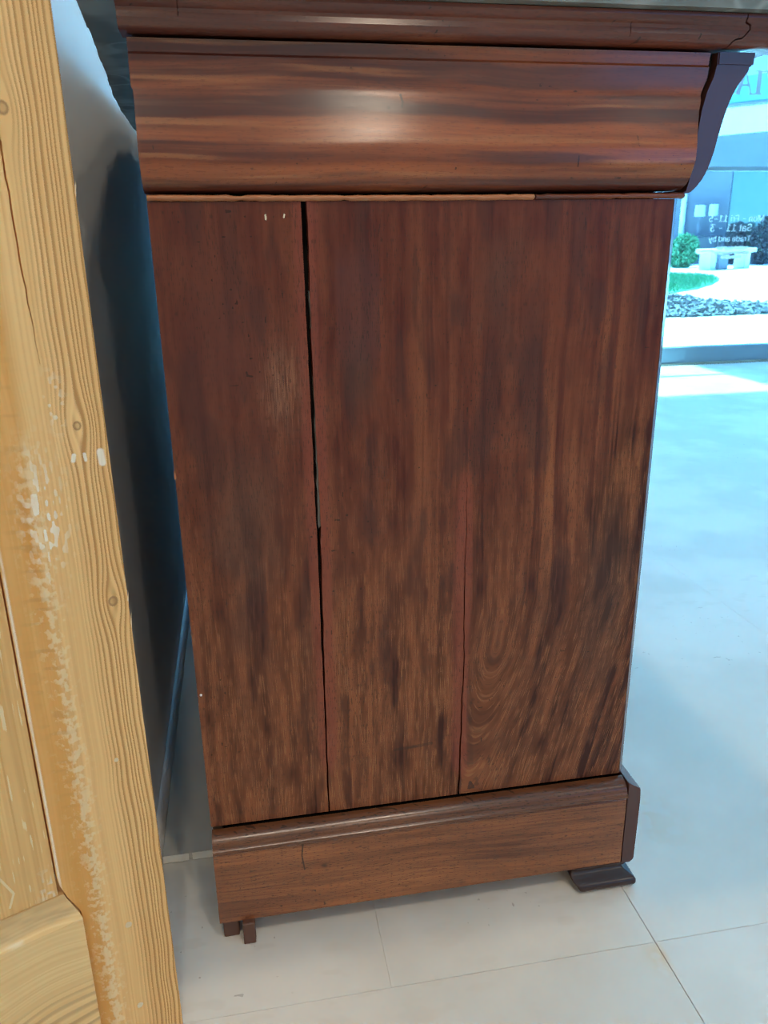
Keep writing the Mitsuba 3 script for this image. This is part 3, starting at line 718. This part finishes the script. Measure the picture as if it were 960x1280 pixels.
# mulch bed
mul = Polygon([(2.6, 7.35), (4.52, 7.25), (4.91, 7.22), (5.33, 7.27), (5.83, 7.31), (6.29, 7.6), (6.35, 8.08), (6.18, 8.28), (5.93, 8.65), (6.05, 9.2), (6.17, 9.85), (5.6, 10.1), (4.3, 9.7)]).buffer(0)
mul = mul.buffer(0.05).simplify(0.02)


def chips(poly, n, size, z, seed, up=0.02):
    r = np.random.default_rng(seed)
    x0, y0, x1, y1 = poly.bounds
    V, F = [], []
    while len(V) < 4 * n:
        x, y = r.uniform(x0, x1), r.uniform(y0, y1)
        if not poly.contains(Point(x, y)):
            continue
        c = np.array([x, y, z + r.uniform(0.005, up)])
        q = r.normal(0, 1, (4, 3))
        q = q / np.linalg.norm(q, axis=1, keepdims=True) * size * r.uniform(0.5, 1.4) * np.array([1, 1, 0.6])
        i = len(V)
        V += list(c + q)
        F += [(i, i + 1, i + 2), (i, i + 2, i + 3), (i, i + 3, i + 1), (i + 1, i + 3, i + 2)]
    return trimesh.Trimesh(V, F, process=False)


obj('mulch_bed__soil', prism_xy(mul.buffer(-0.05), GZ + 0.0002, GZ + 0.015), 'mat_soil')
obj('mulch_bed__mulch', chips(mul, 6000, 0.045, GZ, 3, 0.07), 'mat_mulch', kind='stuff')
tag('mulch_bed', 'dark mulch bed tapering between two white pavements', 'mulch bed')


def blades(poly, n, h, z, seed):
    r = np.random.default_rng(seed)
    x0, y0, x1, y1 = poly.bounds
    V, F = [], []
    while len(V) < 3 * n:
        x, y = r.uniform(x0, x1), r.uniform(y0, y1)
        if not poly.contains(Point(x, y)):
            continue
        t = r.uniform(0, 6.28)
        w = 0.012
        i = len(V)
        V += [(x - w * math.cos(t), y - w * math.sin(t), z), (x + w * math.cos(t), y + w * math.sin(t), z), (x + r.normal(0, 0.03), y + r.normal(0, 0.03), z + h * r.uniform(0.6, 1.3))]
        F.append((i, i + 1, i + 2))
    return trimesh.Trimesh(V, F, process=False)


lawn = Polygon([(7.6, 16.9), (9.58, 16.7), (10.09, 16.77), (10.23, 16.17), (10.09, 15.31), (9.45, 14.02), (8.54, 12.78), (7.52, 11.6), (6.71, 10.9), (5.9, 10.5), (5.3, 11.5)])
obj('lawn__turf', prism_xy(lawn, GZ + 0.0002, GZ + 0.02), 'mat_grass')
obj('lawn__grass', blades(lawn, 9000, 0.07, GZ + 0.018, 5), 'mat_grass', kind='stuff')
tag('lawn', 'bright green grass patch with a rounded tip between white paths', 'lawn')
# bench
BM = trimesh.transformations.translation_matrix((12.2, 19.1, GZ)) @ trimesh.transformations.rotation_matrix(math.radians(-60), (0, 0, 1))


def placed(m, mat):
    m = m.copy()
    m.apply_transform(mat)
    return m


obj('garden_bench__seat', placed(bevel_box(-0.22, 0.26, -0.15, 2.3, 0.42, 0.54, 0.03), BM), 'mat_concrete')
obj('garden_bench__leg', placed(bevel_box(-0.16, 0.16, 0.0, 0.30, 0.0, 0.43, 0.01), BM), 'mat_concrete')
obj('garden_bench__leg', placed(bevel_box(-0.16, 0.16, 1.85, 2.15, 0.0, 0.43, 0.01), BM), 'mat_concrete')
tag('garden_bench', 'pale concrete bench on the far pavement beyond the window', 'bench')
obj('storage_box', placed(bevel_box(-0.14, 0.14, 0.50, 0.98, 0.0, 0.405, 0.02), BM), 'mat_blue_grey', label='dark blue box standing under the seat of the pale concrete bench outside', cat='box')


def bush(c, rx, ry, rz, n, leaf, seed):
    r = np.random.default_rng(seed)
    d = r.normal(0, 1, (n, 3))
    d /= np.linalg.norm(d, axis=1, keepdims=True)
    P = np.array(c) + d * np.array([rx, ry, rz]) * (r.uniform(0.5, 1.0, (n, 1)) ** 0.5) * (0.75 + 0.5 * meshkit.noise(d * 2.5 + seed)[:, None])
    P[:, 2] = np.maximum(P[:, 2], GZ + 0.03)
    a_, b_ = r.normal(0, 1, (n, 3)), r.normal(0, 1, (n, 3))
    a_ *= leaf / np.linalg.norm(a_, axis=1, keepdims=True)
    b_ *= 0.5 * leaf / np.linalg.norm(b_, axis=1, keepdims=True)
    V = np.stack([P - a_, P + b_, P + a_, P - b_], 1).reshape(-1, 3)
    i = np.arange(n)[:, None] * 4
    return trimesh.Trimesh(V, np.vstack([i + [0, 1, 2], i + [0, 2, 3]]), process=False)


FB, FD, FN = np.array([16.3, 23.1]), np.array([-0.66, 0.75]), np.array([0.75, 0.66])
FD, FN = FD / np.linalg.norm(FD), FN / np.linalg.norm(FN)
FMAT = np.eye(4)
FMAT[:2, 0], FMAT[:2, 1], FMAT[:2, 3] = -FD, FN, FB     # (-t, away from us, z)


def fbox(t0, t1, b0, b1, z0, z1, r=0.01):
    return placed(bevel_box(-t1, -t0, b0, b1, z0, z1, r), FMAT)


OB = 'opposite_building'
tag(OB, 'low building across the court with a teal fascia above white wall and shop glass', 'building')
obj(OB + '__fascia', fbox(-14, 9, -0.25, 0.2, 4.66, 5.38), 'mat_teal')
obj(OB + '__fascia_edge', fbox(-14, 9, -0.29, 0.0, 4.58, 4.655), 'mat_blue_grey')
obj(OB + '__upper_wall', fbox(-14, 9, -0.05, 0.3, 3.82, 4.58), 'mat_white_paint')
obj(OB + '__transom_band', fbox(-14, 9, 0.05, 0.3, 2.80, 3.815), 'mat_blue_grey')
obj(OB + '__pier', fbox(0.93, 9, 0.02, 0.3, -0.1, 2.795), 'mat_blue_grey')
obj(OB + '__window_pane', fbox(-4.0, 0.92, 0.10, 0.14, 0.32, 2.795, 0.002), 'mat_sky_pane')
obj(OB + '__window_pane', fbox(-9.0, -4.1, 0.10, 0.14, 0.32, 2.795, 0.002), 'mat_sky_pane')
obj(OB + '__plinth', fbox(-14, 0.92, 0.0, 0.3, -0.1, 0.31), 'mat_blue_grey')
obj(OB + '__downpipe', placed(trimesh.creation.cylinder(radius=0.09, height=2.9, sections=12, transform=trimesh.transformations.translation_matrix((-2.32, -0.1, 1.35))), FMAT), 'mat_white_paint')


def fpt(t, b, z):
    return tuple((FMAT @ np.array([-t, b, z, 1]))[:3])


def lathe(profile, at, sections=24):
    m = trimesh.creation.revolve(np.array(profile), sections=sections)
    m.apply_translation(at)
    return m


# display cabinet and two lamps in front of the pier
t0, b0 = 1.45, -0.45
obj('display_table__top', fbox(0.95, 2.15, b0 - 0.25, b0 + 0.25, 0.80, 0.86), 'mat_dark_pane')
for tt in (1.0, 2.1):
    for bb in (b0 - 0.2, b0 + 0.2):
        obj('display_table__leg', fbox(tt - 0.03, tt + 0.03, bb - 0.03, bb + 0.03, GZ, 0.80, 0.004), 'mat_dark_pane')
tag('display_table', 'dark table with two pale lamps across the court', 'table')
for k, (t, zt, r) in enumerate(((1.66, 1.78, 0.17), (1.24, 1.79, 0.15))):
    key = 'table_lamp' + ('_001' if k else '')
    p0 = fpt(t, b0, 0)
    obj(key + '__base', lathe([(0, 0.861), (0.10, 0.861), (0.10, 0.885), (0.03, 0.90), (0.055, 1.0), (0.07, 1.1), (0.04, 1.22), (0.015, 1.28), (0.015, 1.5), (0, 1.5)], (p0[0], p0[1], 0)), 'mat_blue_grey', 40)
    obj(key + '__shade', lathe([(r, zt - 0.34), (r * 0.92, zt), (r * 0.90, zt), (r * 0.98, zt - 0.34), (r, zt - 0.34)], (p0[0], p0[1], 0)), 'mat_shade', 40)
    tag(key, ('larger pale drum lamp, left of the two on the far dark table', 'smaller pale drum lamp, right of the two on the far dark table')[k], 'table lamp')
c = (12.75, 21.2, 0.42)
obj('green_shrub__foliage', bush(c, 0.42, 0.42, 0.48, 1500, 0.09, 2), 'mat_leaf')
obj('green_shrub__stem', trimesh.creation.cylinder(radius=0.03, height=0.5, sections=8, transform=trimesh.transformations.translation_matrix((12.75, 21.2, 0.22))), 'mat_soil')
tag('green_shrub', 'bright green leafy shrub at the foot of the far white downpipe', 'shrub')
for k, (t, r_, hz) in enumerate(((0.45, 0.30, 0.62), (-0.40, 0.36, 0.66))):
    p0 = fpt(t, -0.55, 0)
    key = 'dark_bush' + ('_001' if k else '')
    obj(key + '__foliage', bush((p0[0], p0[1], hz), r_, r_, hz, 1500, 0.07, 11 + k), 'mat_dark_leaf')
    obj(key + '__stem', trimesh.creation.cylinder(radius=0.03, height=0.6, sections=8, transform=trimesh.transformations.translation_matrix((p0[0], p0[1], 0.28))), 'mat_soil')
    tag(key, ('dark bush before the far shop pane, next to the grey pier', 'dark bush before the far shop pane, at the right edge of view')[k], 'bush')
# two awnings outside the shop, with an open stretch of sun between them
for k, (a0, a1) in enumerate(((-0.5, 2.15), (2.94, 5.2))):
    key = 'awning' + ('_001' if k else '')
    obj(key + '__canopy', box(a0, a1, Y1 + 0.11, Y1 + 2.0, 2.86, 2.92), 'mat_white_paint')
    obj(key + '__valance', box(a0, a1, Y1 + 2.001, Y1 + 2.03, 2.76, 2.92), 'mat_white_paint')
    tag(key, ('flat white awning over the pavement beside the partition wall', 'flat white awning over the pavement before the lettered window')[k], 'awning')
